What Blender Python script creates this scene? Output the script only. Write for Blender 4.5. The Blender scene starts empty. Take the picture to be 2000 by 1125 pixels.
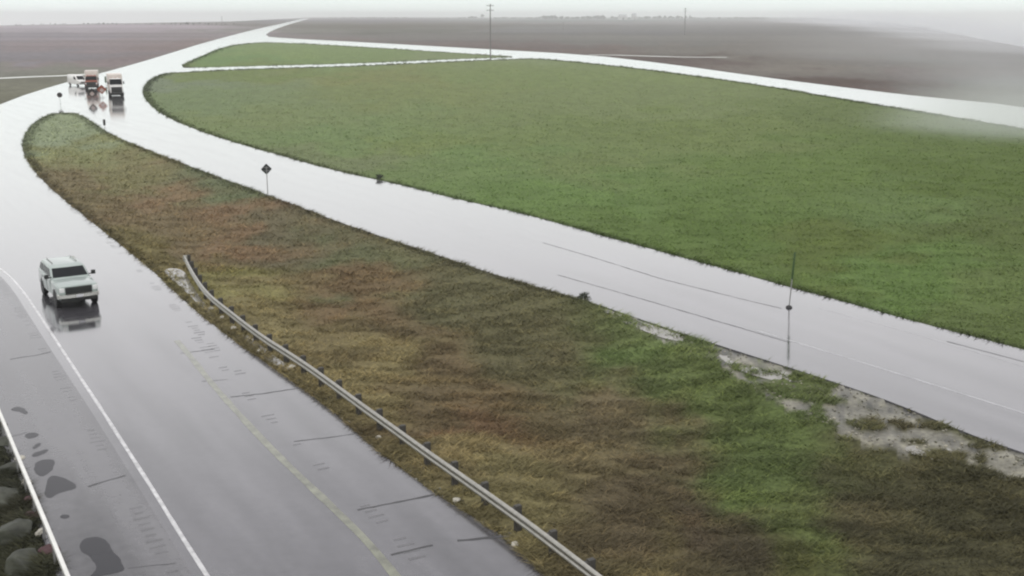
import bpy, bmesh, math, random
import numpy as np
from mathutils import Vector, Matrix
from mathutils.geometry import tessellate_polygon

random.seed(7)
RNG = np.random.default_rng(7)
S = bpy.context.scene
COL = S.collection

# ------------------------------------------------------------------ camera
F_PX, Y0, CAM_H = 2200.0, 30.0, 14.5          # focal length in photo pixels, horizon row, camera height
PITCH = math.atan((562.5 - Y0) / F_PX)
cam_d = bpy.data.cameras.new("traffic_camera")
cam_d.sensor_width = 36.0
cam_d.lens = 36.0 * F_PX / 2000.0
cam_d.clip_start = 0.5
cam_d.clip_end = 40000
cam = bpy.data.objects.new("camera", cam_d)
COL.objects.link(cam)
cam.location = (0, 0, CAM_H)
cam.rotation_euler = (math.pi / 2 - PITCH, 0, 0)
S.camera = cam

# ------------------------------------------------------------------ sky (overcast) and sun
SUN_EL, SUN_ROT = math.radians(38), math.radians(200)
W = bpy.data.worlds.new("World")
S.world = W
W.use_nodes = True
nt = W.node_tree
nt.nodes.clear()
w_out = nt.nodes.new("ShaderNodeOutputWorld")
w_sky = nt.nodes.new("ShaderNodeTexSky")
w_sky.sky_type = 'NISHITA'
w_sky.sun_disc = False
w_sky.sun_elevation = SUN_EL
w_sky.sun_rotation = SUN_ROT
w_sky.dust_density = 4.0
w_hs = nt.nodes.new("ShaderNodeHueSaturation")
w_hs.inputs["Saturation"].default_value = 0.15
nt.links.new(w_sky.outputs[0], w_hs.inputs["Color"])
w_b1 = nt.nodes.new("ShaderNodeBackground")
w_b1.inputs[1].default_value = 0.05
nt.links.new(w_hs.outputs[0], w_b1.inputs[0])
w_tc = nt.nodes.new("ShaderNodeTexCoord")
w_sx = nt.nodes.new("ShaderNodeSeparateXYZ")
nt.links.new(w_tc.outputs["Generated"], w_sx.inputs[0])
w_rmp = nt.nodes.new("ShaderNodeValToRGB")      # cloud deck: brighter overhead than at the horizon
cr = w_rmp.color_ramp
cr.elements[0].position = 0.0
cr.elements[0].color = (1.12, 1.22, 1.18, 1)
cr.elements[1].position = 1.0
cr.elements[1].color = (1.9, 1.88, 1.9, 1)
e = cr.elements.new(0.10)
e.color = (1.26, 1.30, 1.28, 1)
e = cr.elements.new(0.22)
e.color = (1.30, 1.29, 1.31, 1)
e = cr.elements.new(0.45)
e.color = (0.92, 0.91, 0.94, 1)
nt.links.new(w_sx.outputs[2], w_rmp.inputs[0])
w_ns = nt.nodes.new("ShaderNodeTexNoise")       # soft unevenness of the cloud deck
w_ns.inputs["Scale"].default_value = 2.2
w_ns.inputs["Detail"].default_value = 4
w_mr = nt.nodes.new("ShaderNodeMapRange")
w_mr.inputs[3].default_value = 0.88
w_mr.inputs[4].default_value = 1.10
nt.links.new(w_tc.outputs["Generated"], w_ns.inputs["Vector"])
nt.links.new(w_ns.outputs[0], w_mr.inputs[0])
w_b2 = nt.nodes.new("ShaderNodeBackground")
nt.links.new(w_rmp.outputs[0], w_b2.inputs[0])
nt.links.new(w_mr.outputs[0], w_b2.inputs[1])
w_add = nt.nodes.new("ShaderNodeMixShader")
w_add.inputs[0].default_value = 0.85
nt.links.new(w_b1.outputs[0], w_add.inputs[1])
nt.links.new(w_b2.outputs[0], w_add.inputs[2])
nt.links.new(w_add.outputs[0], w_out.inputs[0])

sun_d = bpy.data.lights.new("sun", 'SUN')
sun_d.energy = 0.6
sun_d.angle = math.radians(30)
sun_d.color = (1.0, 0.97, 0.93)
sun = bpy.data.objects.new("sun", sun_d)
COL.objects.link(sun)
sun.rotation_euler = (math.pi / 2 - SUN_EL, 0, math.pi - SUN_ROT)

S.view_settings.view_transform = 'Standard'
S.view_settings.look = 'None'
S.view_settings.exposure = 0.0
S.view_settings.gamma = 1.0
S.render.engine = 'CYCLES'
S.cycles.use_denoising = True
S.cycles.max_bounces = 6
S.cycles.volume_bounces = 1
S.cycles.filter_width = 2.2

# ------------------------------------------------------------------ pixel -> ground helpers
SP, CP = math.sin(PITCH), math.cos(PITCH)

def ground(px, py, z=0.0):
    u = (px - 1000.0) / F_PX
    v = (562.5 - py) / F_PX
    dy, dz = CP + v * SP, -SP + v * CP
    t = (z - CAM_H) / dz
    return (u * t, dy * t)

def to_px(x, y):
    """ground points (arrays) -> photo columns and rows, used to look up measured soil colours"""
    dx, dy, dz = x, y, -CAM_H
    fw = dy * CP - dz * SP
    up = dy * SP + dz * CP
    fw = np.where(fw < 1.0, 1.0, fw)
    return 1000 + F_PX * dx / fw, 562.5 - F_PX * up / fw

def chaikin(pts, n=2, closed=True):
    pts = [tuple(p) for p in pts]
    for _ in range(n):
        out = []
        m = len(pts)
        rng = range(m) if closed else range(m - 1)
        if not closed:
            out.append(pts[0])
        for i in rng:
            a, b = pts[i], pts[(i + 1) % m]
            out.append(tuple(.75 * a[k] + .25 * b[k] for k in range(len(a))))
            out.append(tuple(.25 * a[k] + .75 * b[k] for k in range(len(a))))
        if not closed:
            out.append(pts[-1])
        pts = out
    return pts

def G(pts, z=0.0):
    return [ground(a, b, z) for a, b in pts]

# value noise
_T = np.random.default_rng(3).random((256, 256))
def vnoise(x, y):
    xi = np.floor(x).astype(int); yi = np.floor(y).astype(int)
    fx = x - xi; fy = y - yi
    fx = fx * fx * (3 - 2 * fx); fy = fy * fy * (3 - 2 * fy)
    a = _T[xi & 255, yi & 255]; b = _T[(xi + 1) & 255, yi & 255]
    c = _T[xi & 255, (yi + 1) & 255]; d = _T[(xi + 1) & 255, (yi + 1) & 255]
    return (a * (1 - fx) + b * fx) * (1 - fy) + (c * (1 - fx) + d * fx) * fy
def fbm(x, y, o=4):
    s = 0; a = .5; t = 0
    for i in range(o):
        s = s + a * vnoise(x * 2 ** i + 17.3 * i, y * 2 ** i + 5.1 * i); t += a; a *= .55
    return s / t

def inside(x, y, poly):
    r = np.zeros(x.shape, bool)
    n = len(poly)
    for i in range(n):
        x1, y1 = poly[i]; x2, y2 = poly[(i + 1) % n]
        if y1 == y2:
            continue
        c = ((y1 > y) != (y2 > y)) & (x < (x2 - x1) * (y - y1) / (y2 - y1) + x1)
        r ^= c
    return r

def dist_to(x, y, line, closed=False):
    d = np.full(x.shape, 1e18)
    n = len(line)
    for i in range(n if closed else n - 1):
        ax, ay = line[i]; bx, by = line[(i + 1) % n]
        vx, vy = bx - ax, by - ay
        L = vx * vx + vy * vy + 1e-12
        t = np.clip(((x - ax) * vx + (y - ay) * vy) / L, 0, 1)
        d = np.minimum(d, (x - ax - t * vx) ** 2 + (y - ay - t * vy) ** 2)
    return np.sqrt(d)

# ------------------------------------------------------------------ materials
def lin(c):
    return tuple((v / 255 / 12.92) if v / 255 <= .04045 else ((v / 255 + .055) / 1.055) ** 2.4 for v in c)

def mat(name, col, rough=0.6, metal=0.0, spec=0.5, ior=1.5, noise=0.0, nscale=8.0, coat=0.0, coat_rough=0.1,
        bump=0.0, bscale=30.0, attr=None):
    m = bpy.data.materials.new(name)
    m.use_nodes = True
    t = m.node_tree
    b = t.nodes["Principled BSDF"]
    b.inputs["Base Color"].default_value = (*col[:3], 1)
    b.inputs["Roughness"].default_value = rough
    b.inputs["Metallic"].default_value = metal
    b.inputs["Specular IOR Level"].default_value = spec
    b.inputs["IOR"].default_value = ior
    b.inputs["Coat Weight"].default_value = coat
    b.inputs["Coat Roughness"].default_value = coat_rough
    tc = t.nodes.new("ShaderNodeTexCoord")
    src = None
    if attr:
        a = t.nodes.new("ShaderNodeVertexColor"); a.layer_name = attr
        src = a.outputs[0]
        t.links.new(src, b.inputs["Base Color"])
    if noise > 0:
        n = t.nodes.new("ShaderNodeTexNoise")
        n.inputs["Scale"].default_value = nscale; n.inputs["Detail"].default_value = 6
        t.links.new(tc.outputs["Object"], n.inputs["Vector"])
        mr = t.nodes.new("ShaderNodeMapRange")
        mr.inputs[1].default_value = .25; mr.inputs[2].default_value = .75
        mr.inputs[3].default_value = 1 - noise; mr.inputs[4].default_value = 1 + noise
        t.links.new(n.outputs[0], mr.inputs[0])
        mx = t.nodes.new("ShaderNodeMix"); mx.data_type = 'RGBA'; mx.blend_type = 'MULTIPLY'
        mx.inputs[0].default_value = 1
        if src: t.links.new(src, mx.inputs[6])
        else: mx.inputs[6].default_value = (*col[:3], 1)
        cc = t.nodes.new("ShaderNodeCombineXYZ")
        for k in range(3): t.links.new(mr.outputs[0], cc.inputs[k])
        t.links.new(cc.outputs[0], mx.inputs[7])
        t.links.new(mx.outputs[2], b.inputs["Base Color"])
    if bump > 0:
        n2 = t.nodes.new("ShaderNodeTexNoise")
        n2.inputs["Scale"].default_value = bscale; n2.inputs["Detail"].default_value = 4
        t.links.new(tc.outputs["Object"], n2.inputs["Vector"])
        bp = t.nodes.new("ShaderNodeBump")
        bp.inputs["Strength"].default_value = bump; bp.inputs["Distance"].default_value = 0.02
        t.links.new(n2.outputs[0], bp.inputs["Height"])
        t.links.new(bp.outputs[0], b.inputs["Normal"])
    return m

def wet_road(name, dry, wet, coat=1.0, rough_max=.22):
    """rain-wet pavement: a dark pitted base under a water film, dry-ish and wetter areas by noise"""
    m = bpy.data.materials.new(name); m.use_nodes = True
    t = m.node_tree; b = t.nodes["Principled BSDF"]
    tc = t.nodes.new("ShaderNodeTexCoord")
    n1 = t.nodes.new("ShaderNodeTexNoise"); n1.inputs["Scale"].default_value = 1.0; n1.inputs["Detail"].default_value = 5
    cb = t.nodes.new("ShaderNodeCombineXYZ")
    for k, vec in enumerate(((-.043, .071, 0), (.60, .366, 0))):      # long along the lanes, narrow across them
        dp = t.nodes.new("ShaderNodeVectorMath"); dp.operation = 'DOT_PRODUCT'; dp.inputs[1].default_value = vec
        t.links.new(tc.outputs["Object"], dp.inputs[0]); t.links.new(dp.outputs["Value"], cb.inputs[k])
    n2 = t.nodes.new("ShaderNodeTexNoise"); n2.inputs["Scale"].default_value = 2.6; n2.inputs["Detail"].default_value = 8
    n2.inputs["Roughness"].default_value = .65
    t.links.new(cb.outputs[0], n1.inputs["Vector"]); t.links.new(tc.outputs["Object"], n2.inputs["Vector"])
    ad = t.nodes.new("ShaderNodeMath"); ad.operation = 'MULTIPLY_ADD'; ad.inputs[1].default_value = .35
    t.links.new(n2.outputs[0], ad.inputs[0]); t.links.new(n1.outputs[0], ad.inputs[2])
    mr = t.nodes.new("ShaderNodeMapRange"); mr.inputs[1].default_value = .45; mr.inputs[2].default_value = .9
    t.links.new(ad.outputs[0], mr.inputs[0])
    mx = t.nodes.new("ShaderNodeMix"); mx.data_type = 'RGBA'
    mx.inputs[6].default_value = (*wet, 1); mx.inputs[7].default_value = (*dry, 1)
    t.links.new(mr.outputs[0], mx.inputs[0]); t.links.new(mx.outputs[2], b.inputs["Base Color"])
    r = t.nodes.new("ShaderNodeMapRange"); r.inputs[1].default_value = .4; r.inputs[2].default_value = .95
    r.inputs[3].default_value = .07; r.inputs[4].default_value = rough_max
    b.inputs['Coat Weight'].default_value = coat
    t.links.new(ad.outputs[0], r.inputs[0]); t.links.new(r.outputs[0], b.inputs["Roughness"])
    b.inputs["IOR"].default_value = 1.55
    b.inputs["Coat IOR"].default_value = 1.52
    b.inputs["Coat Roughness"].default_value = .06
    bp = t.nodes.new("ShaderNodeBump"); bp.inputs["Strength"].default_value = .07; bp.inputs["Distance"].default_value = .01
    n3 = t.nodes.new("ShaderNodeTexNoise"); n3.inputs["Scale"].default_value = 14; n3.inputs["Detail"].default_value = 3
    t.links.new(tc.outputs["Object"], n3.inputs["Vector"])
    t.links.new(n3.outputs[0], bp.inputs["Height"]); t.links.new(bp.outputs[0], b.inputs["Normal"])
    t.links.new(bp.outputs[0], b.inputs["Coat Normal"])
    return m

M = {}
M['road'] = wet_road("wet_concrete", (.110, .107, .117), (.030, .029, .034))
M['shoulder'] = wet_road("wet_asphalt_shoulder", (.135, .132, .14), (.030, .029, .032), .45, .40)
M['gravel'] = mat("wet_gravel", (.42, .43, .37), .35, noise=.25, nscale=1.5, coat=.5, coat_rough=.2)
M['ground'] = mat("soil_and_turf", (1, 1, 1), .9, spec=.15, noise=.45, nscale=5.5, bump=.5, bscale=9, attr="Col")
_t = M['ground'].node_tree; _b = _t.nodes["Principled BSDF"]       # alpha of the colour layer = how dry the soil is
_vc = [n for n in _t.nodes if n.bl_idname == "ShaderNodeVertexColor"][0]
_mr = _t.nodes.new("ShaderNodeMapRange"); _mr.inputs[3].default_value = .3; _mr.inputs[4].default_value = .9
_t.links.new(_vc.outputs[1], _mr.inputs[0]); _t.links.new(_mr.outputs[0], _b.inputs["Roughness"])
_iv = _t.nodes.new("ShaderNodeMath"); _iv.operation = 'SUBTRACT'; _iv.inputs[0].default_value = 1
_t.links.new(_vc.outputs[1], _iv.inputs[1]); _t.links.new(_iv.outputs[0], _b.inputs["Coat Weight"])
_b.inputs["Coat Roughness"].default_value = .22
M['blade'] = mat("grass_blade", (1, 1, 1), .75, spec=.2, attr="Col")
M['white_line'] = mat("worn_white_paint", (.46, .46, .46), .35, noise=.42, nscale=3, coat=.8, coat_rough=.12)
M['yellow_line'] = mat("worn_yellow_paint", (.135, .14, .095), .3, noise=.6, nscale=2, coat=.8, coat_rough=.12)
M['joint'] = mat("tar_joint", (.05, .05, .052), .45, spec=.3)
M['puddle'] = mat("still_rain_water", (.03, .03, .034), .03, ior=1.33, spec=.5)
M['galv'] = mat("galvanized_steel", (.40, .39, .35), .36, metal=.9, noise=.18, nscale=6)
M['pale_steel'] = mat("pale_painted_steel", (.72, .72, .68), .4, metal=.2, noise=.1, nscale=3)
M['post'] = mat("weathered_post", (.045, .042, .036), .7, noise=.3, nscale=9)
M['wood'] = mat("utility_pole_wood", (.19, .185, .18), .8, noise=.3, nscale=5)
M['dark_metal'] = mat("sign_back_dark", (.028, .034, .032), .45, metal=.3, noise=.2, nscale=6)
M['grey_metal'] = mat("grey_post_metal", (.30, .30, .29), .45, metal=.5, noise=.15, nscale=8)
M['orange'] = mat("orange_sign_face", (.33, .10, .05), .45, noise=.1, nscale=4)
M['sign_dark'] = mat("sign_black", (.02, .016, .015), .5)
M['sign_pale'] = mat("sign_pale", (.42, .34, .31), .5)
M['marker_green'] = mat("marker_dark_green", (.035, .075, .02), .5, noise=.15, nscale=6)
M['rubber'] = mat("black_rubber", (.022, .022, .023), .6)
M['paint_white'] = mat("white_car_paint", (.31, .365, .34), .32, coat=.8, coat_rough=.06, noise=.05, nscale=3)
M['paint_truck'] = mat("white_truck_paint", (.72, .71, .68), .35, coat=.6, coat_rough=.1)
M['paint_red'] = mat("dull_red_paint", (.24, .055, .022), .4, coat=.6, coat_rough=.1)
M['box_white'] = mat("box_body_white", (.62, .56, .51), .5, noise=.06, nscale=2)
M['glass'] = mat("dark_window_glass", (.010, .012, .014), .10, ior=1.3, spec=.25)
M['black'] = mat("black_plastic", (.018, .019, .018), .5)
M['chrome'] = mat("chrome_bumper", (.62, .62, .58), .22, metal=.9)
M['rim'] = mat("alloy_rim", (.38, .38, .38), .35, metal=.8)
M['lamp'] = mat("headlamp_lens", (.75, .76, .74), .12, coat=1, coat_rough=.03)
M['plate'] = mat("plate_white", (.6, .6, .62), .5)
M['rock_olive'] = mat("olive_wet_rock", (.040, .043, .030), .62, noise=.5, nscale=3, bump=1.0, bscale=5)
M['rock_red'] = mat("dark_red_rock", (.05, .014, .016), .6, noise=.35, nscale=3, bump=.8, bscale=7)
M['rock_pale'] = mat("pale_rock", (.42, .40, .34), .6, noise=.25, nscale=4, bump=.5, bscale=7)
M['bark'] = mat("bark", (.05, .042, .035), .9, noise=.3, nscale=5)
M['leaf'] = mat("dull_leaf", (.055, .065, .045), .8, noise=.3, nscale=1)
M['barn'] = mat("weathered_barn_wall", (.5, .5, .48), .8, noise=.1, nscale=1)
M['roof'] = mat("metal_roof", (.35, .36, .37), .5)

# ------------------------------------------------------------------ object helpers
def link(name, me, parent=None):
    o = bpy.data.objects.new(name, me)
    COL.objects.link(o)
    if parent is not None:
        o.parent = parent
    return o

def tag(o, label=None, cat=None, group=None, kind=None):
    if label: o["label"] = label
    if cat: o["category"] = cat
    if group: o["group"] = group
    if kind: o["kind"] = kind
    return o

def empty(name, loc, rz, label, cat, group=None):
    o = link(name, None)
    o.location = loc
    o.rotation_euler = (0, 0, rz)
    o.empty_display_size = .3
    return tag(o, label, cat, group)

class MB:
    def __init__(s):
        s.v = []; s.f = []
    def add(s, v, f):
        n = len(s.v)
        s.v += [tuple(p) for p in v]
        s.f += [tuple(i + n for i in q) for q in f]
        return s
    def box(s, c, d, bev=0.0, rot=None):
        bm = bmesh.new()
        bmesh.ops.create_cube(bm, size=1)
        for v in bm.verts:
            v.co = Vector((v.co.x * d[0], v.co.y * d[1], v.co.z * d[2]))
        if bev > 0:
            bmesh.ops.bevel(bm, geom=bm.edges[:], offset=bev, segments=2, affect='EDGES', profile=.6)
        R = rot or Matrix()
        bm.verts.index_update()
        s.add([(R @ v.co) + Vector(c) for v in bm.verts], [[v.index for v in f.verts] for f in bm.faces])
        bm.free()
        return s
    def tube(s, a, b, r0, r1=None, n=10, cap=True):
        r1 = r0 if r1 is None else r1
        a, b = Vector(a), Vector(b)
        d = (b - a).normalized()
        u = d.orthogonal().normalized(); w = d.cross(u)
        vs = []
        for p, r in ((a, r0), (b, r1)):
            for i in range(n):
                t = 2 * math.pi * i / n
                vs.append(p + u * (r * math.cos(t)) + w * (r * math.sin(t)))
        fs = [(i, (i + 1) % n, n + (i + 1) % n, n + i) for i in range(n)]
        if cap:
            fs += [tuple(range(n - 1, -1, -1)), tuple(range(n, 2 * n))]
        return s.add(vs, fs)
    def lathe(s, prof, c, axis='Z', n=20):
        """prof: list of (radius, height) along the axis"""
        vs = []; fs = []
        for r, h in prof:
            for i in range(n):
                t = 2 * math.pi * i / n
                p = (r * math.cos(t), r * math.sin(t), h)
                if axis == 'Y': p = (p[0], p[2], p[1])
                if axis == 'X': p = (p[2], p[0], p[1])
                vs.append((p[0] + c[0], p[1] + c[1], p[2] + c[2]))
        for k in range(len(prof) - 1):
            for i in range(n):
                fs.append((k * n + i, k * n + (i + 1) % n, (k + 1) * n + (i + 1) % n, (k + 1) * n + i))
        fs.append(tuple(range(n - 1, -1, -1))); fs.append(tuple(range((len(prof) - 1) * n, len(prof) * n)))
        return s.add(vs, fs)
    def loft(s, rings, cap=True):
        n = len(rings[0]); vs = []; fs = []
        for r in rings: vs += r
        for k in range(len(rings) - 1):
            for i in range(n):
                fs.append((k * n + i, k * n + (i + 1) % n, (k + 1) * n + (i + 1) % n, (k + 1) * n + i))
        if cap:
            fs.append(tuple(range(n - 1, -1, -1)))
            fs.append(tuple(range((len(rings) - 1) * n, len(rings) * n)))
        return s.add(vs, fs)
    def build(s, name, m, parent=None, smooth=True, ang=35):
        me = bpy.data.meshes.new(name)
        me.from_pydata([tuple(p) for p in s.v], [], s.f)
        bm = bmesh.new(); bm.from_mesh(me)
        bmesh.ops.recalc_face_normals(bm, faces=bm.faces[:])
        bm.to_mesh(me); bm.free()
        if smooth:
            me.polygons.foreach_set("use_smooth", [True] * len(me.polygons))
            me.set_sharp_from_angle(angle=math.radians(ang))
        me.materials.append(m)
        return link(name, me, parent)

def sheet(name, loops, z, m, skirt=0.0, kind='structure'):
    """flat polygon (first loop outer, others holes) at height z, its rim carried down by skirt"""
    vl = [[Vector((p[0], p[1], z)) for p in l] for l in loops]
    tris = tessellate_polygon(vl)
    vs = [tuple(p) for l in vl for p in l]
    fs = [tuple(t) for t in tris]
    me = bpy.data.meshes.new(name)
    off = 0
    if skirt > 0:
        for l in vl:
            n = len(l); base = len(vs)
            vs += [(p.x, p.y, z - skirt) for p in l]
            for i in range(n):
                j = (i + 1) % n
                fs.append((off + i, off + j, base + j, base + i))
            off += n
    me.from_pydata(vs, [], fs)
    bm = bmesh.new(); bm.from_mesh(me)
    for f in bm.faces:
        if abs(f.normal.z) > .5 and f.normal.z < 0: f.normal_flip()
    bm.to_mesh(me); bm.free()
    me.materials.append(m)
    o = link(name, me)
    if kind: o["kind"] = kind
    return o

def ribbon_pts(line, w):
    """offset both ways; w number or list of widths"""
    n = len(line); out = []
    L = []; R_ = []
    for i in range(n):
        a = line[max(0, i - 1)]; b = line[min(n - 1, i + 1)]
        dx, dy = b[0] - a[0], b[1] - a[1]; q = math.hypot(dx, dy) or 1
        nx, ny = -dy / q, dx / q
        ww = (w[i] if isinstance(w, (list, tuple)) else w) / 2
        L.append((line[i][0] + nx * ww, line[i][1] + ny * ww))
        R_.append((line[i][0] - nx * ww, line[i][1] - ny * ww))
    return L, R_

def add_ribbon(mb, line, w, z):
    L, R_ = ribbon_pts(line, w)
    n = len(line)
    mb.add([(p[0], p[1], z) for p in L] + [(p[0], p[1], z) for p in R_],
           [(n + i, n + i + 1, i + 1, i) for i in range(n - 1)])

def resample(line, step):
    out = [line[0]]; acc = 0
    for a, b in zip(line[:-1], line[1:]):
        L = math.hypot(b[0] - a[0], b[1] - a[1])
        if L < 1e-9: continue
        t = step - acc
        while t <= L:
            out.append((a[0] + (b[0] - a[0]) * t / L, a[1] + (b[1] - a[1]) * t / L)); t += step
        acc = L - (t - step)
    return out

# ------------------------------------------------------------------ layout of the interchange (measured from the photo, laid on the ground)
MED_PX = [(150, 221), (118, 220), (88, 225), (60, 244), (42, 275), (46, 303), (72, 342), (120, 386), (165, 422), (216, 463), (262, 499),
          (305, 535), (345, 575), (400, 622), (450, 660), (510, 702), (580, 752), (640, 795), (700, 848), (770, 905), (840, 958), (915, 1004),
          (975, 1042), (1040, 1100), (1110, 1170), (1400, 1480), (2700, 1480), (2700, 1130), (2200, 955), (2000, 884), (1900, 851),
          (1750, 787), (1600, 736), (1400, 673), (1240, 620), (1140, 585), (1000, 547), (880, 507), (760, 467), (660, 433), (524, 381), (400, 336),
          (290, 293), (236, 271), (205, 256), (175, 234)]
FIELD_PX = [(282, 166), (278, 180), (284, 195), (303, 214), (340, 236), (400, 260), (480, 285), (560, 307), (640, 330), (740, 352), (800, 365), (900, 391),
            (1000, 412), (1130, 447), (1200, 467), (1400, 521), (1545, 562), (1640, 587), (1800, 632), (2000, 682), (2700, 880), (2700, 390),
            (2300, 303), (2000, 251), (1840, 225), (1650, 194), (1500, 168), (1350, 147), (1200, 128), (1050, 114), (1000, 115.5), (850, 121.5), (700, 129),
            (500, 134), (345, 141), (318, 144), (296, 153)]
WEDGE_PX = [(345, 132), (380, 115), (440, 90), (500, 83), (560, 83.5), (700, 91), (900, 104), (1000, 110), (1000, 112), (850, 117), (700, 124), (500, 129), (400, 132)]
OUT_PX = [(600, 35.6), (585, 38), (560, 44), (520, 52.5), (480, 62), (400, 83), (300, 114), (220, 137), (160, 152), (60, 181), (0, 204), (-200, 283), (-480, 395),
          (-420, 450), (-250, 520), (-120, 640), (-30, 800), (25, 900), (70, 1010), (112, 1125), (230, 1480), (1400, 1480), (2700, 1480), (2700, 1130),
          (2700, 878), (2700, 390), (2300, 267), (2000, 207), (1800, 188.5), (1700, 177), (1500, 152), (1300, 124), (1150, 107), (960, 96.5), (700, 82),
          (560, 75), (515, 71), (530, 60), (560, 49), (590, 40.5), (606, 35.9)]
MED = chaikin(G(MED_PX), 2)
FIELD = chaikin(G(FIELD_PX), 2)
WEDGE = chaikin(G(WEDGE_PX), 1)
OUT = chaikin(G(OUT_PX), 1)
sheet("road", [OUT, MED, FIELD, WEDGE], 0.0, M['road'], skirt=0.6)

SH_IN = G([(-30, 520), (12, 545), (75, 645), (128, 727), (180, 806), (226, 880), (276, 960), (325, 1040), (378, 1125), (445, 1240)])
SH_OUT = G([(222, 1460), (112, 1128), (70, 1013), (25, 903), (-30, 803), (-118, 643), (-150, 600)])
sheet("shoulder", [chaikin(SH_IN, 2, False) + chaikin(SH_OUT, 1, False)], 0.0015, M['shoulder'])
# gravel tracks that lie on the fields
def track(px, w, name="gravel_track"):
    L = chaikin(G(px), 2, closed=False)
    mb = MB(); add_ribbon(mb, L, w, 0.012)
    o = mb.build(name, M['gravel'], smooth=False); o["kind"] = 'structure'
    return L
TRK1 = track([(-200, 163), (0, 153), (60, 150), (110, 148.5), (152, 146.5), (185, 144)], 5.0)
TRK2 = track([(1150, 107), (1200, 107.5), (1260, 109.5), (1330, 111.5), (1420, 112)], 5.0)

# ------------------------------------------------------------------ soil colour: measured patches, spread over the ground
K = [  # median
 (110,250,128,138,112),(60,280,125,135,112),(150,300,122,125,90),(250,330,115,112,80),(200,380,112,103,78),(300,380,121,101,78),(350,440,110,98,74),
 (300,470,105,97,65),(450,370,98,105,80),(480,440,116,96,74),(420,500,110,100,65),(560,480,98,92,72),(700,500,92,95,70),(600,600,112,101,70),(700,560,106,89,65),
 (800,620,96,85,62),(900,560,92,90,65),(1000,620,88,85,60),(700,700,117,107,72),(850,740,95,83,60),(920,770,106,83,60),(1000,760,92,83,58),(1100,640,95,90,65),
 (1200,640,88,105,60),(1150,750,99,89,67),(1300,720,86,98,58),(1400,800,86,98,56),(1500,880,82,95,54),(1450,960,82,96,53),(1250,860,92,82,60),
 (1100,900,104,94,66),(900,880,114,103,70),(1000,980,114,106,70),(1200,1000,88,78,58),(1350,1050,80,70,55),(1600,1000,82,91,52),(1700,920,76,72,52),
 (1800,1000,72,70,50),(1950,1000,68,66,46),(1900,1100,70,65,50),(1600,1100,75,78,45),(1750,1080,72,75,48),(1480,1100,75,68,52),(1250,1100,102,93,62),
 (460,540,118,114,70),(520,600,120,111,76),
 # field between the ramps
 (350,180,126,140,105),(310,170,130,140,122),(330,200,124,138,105),(450,230,126,138,98),(500,140,125,138,95),(700,150,133,138,98),(800,180,128,138,96),(650,260,120,138,95),
 (800,280,120,134,84),(950,330,113,134,84),(1100,380,106,130,74),(1200,300,116,130,84),(1400,250,116,130,82),(1200,200,124,136,96),(1000,150,127,140,98),
 (1400,420,99,120,64),(1480,450,95,116,60),(1600,330,104,124,68),(1650,480,98,112,58),(1750,400,104,124,74),(1900,350,94,112,57),(1950,450,94,108,60),
 (1800,550,100,124,66),(1900,620,102,119,68),(1980,640,100,115,66),(1700,230,108,122,78),(1850,260,103,120,70),(700,310,122,132,98),
 (450,110,126,148,106),(600,105,136,152,110),(750,105,133,148,110),(900,108,138,148,118),
 # fields beyond
 (600,60,150,150,145),(700,50,150,148,145),(900,70,145,143,140),(1100,60,150,150,150),(1200,80,143,142,138),(1400,100,142,138,132),(1600,130,138,132,124),
 (1700,130,138,135,130),(1800,150,135,128,124),(1950,170,135,133,130),(1100,38,190,194,194),(700,38,185,185,188),(1400,45,176,176,176),(950,88,138,128,126),
 (1500,110,140,134,126),(1300,118,120,108,104),(1600,160,112,98,92),(1050,102,138,125,120),(800,60,140,140,136),
 (50,70,165,160,165),(50,110,150,146,150),(200,90,160,150,152),(300,90,155,142,140),(230,125,150,137,137),(400,65,165,158,160),(100,55,185,180,185),
 (300,55,180,172,178),(80,138,140,140,130),(50,170,133,133,116),(20,190,122,122,104),(130,160,132,132,116),(-200,100,150,146,148),(-200,200,125,124,105),
 # bank outside the left rail
 (10,900,60,62,48),(40,1000,70,70,52),(60,1100,66,68,50),(-100,1000,70,70,52),(-300,700,80,82,60),(2400,1000,70,68,50),(2400,600,98,118,60),(2400,200,130,130,126)]
K = np.array(K, float)
HAZE_D = 2.2e-4          # haze density per metre
ILL = 1.35               # sky light on open ground, relative to the picture's white
HAZE_V = np.array([.78, .79, .79])
def _v(py): return np.log(np.maximum(py - Y0, .5) + 7.0) * 1.15
KL = np.array([lin(r[2:5]) for r in K])
_u = (K[:, 0] - 1000) / F_PX; _vv = (562.5 - K[:, 1]) / F_PX
_t = CAM_H / (SP - _vv * CP)
_dist = _t * np.sqrt(1 + _u ** 2 + _vv ** 2)
_T2 = np.exp(-HAZE_D * _dist)[:, None]
_ds = np.where(KL[:, 0] > KL[:, 1] * .95, .18, .12)[:, None]
KL = KL * (1 - _ds) + (KL @ np.array([.3, .5, .2]))[:, None] * _ds * np.array([1.03, 1.0, .93])
KA = np.clip((KL - HAZE_V * (1 - _T2)) / (_T2 * ILL), .012, .6)
_i1 = next(i for i, k in enumerate(K) if tuple(k[:2]) == (350, 180))
_i2 = next(i for i, k in enumerate(K) if tuple(k[:2]) == (600, 60))
REG = {'median': range(0, _i1), 'field': range(_i1, _i2), 'out': range(_i2, len(K))}
GAIN = {'median': np.array([1.34, 1.35, 1.27]), 'field': np.array([.96, .99, .86]), 'out': .92}
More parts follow.
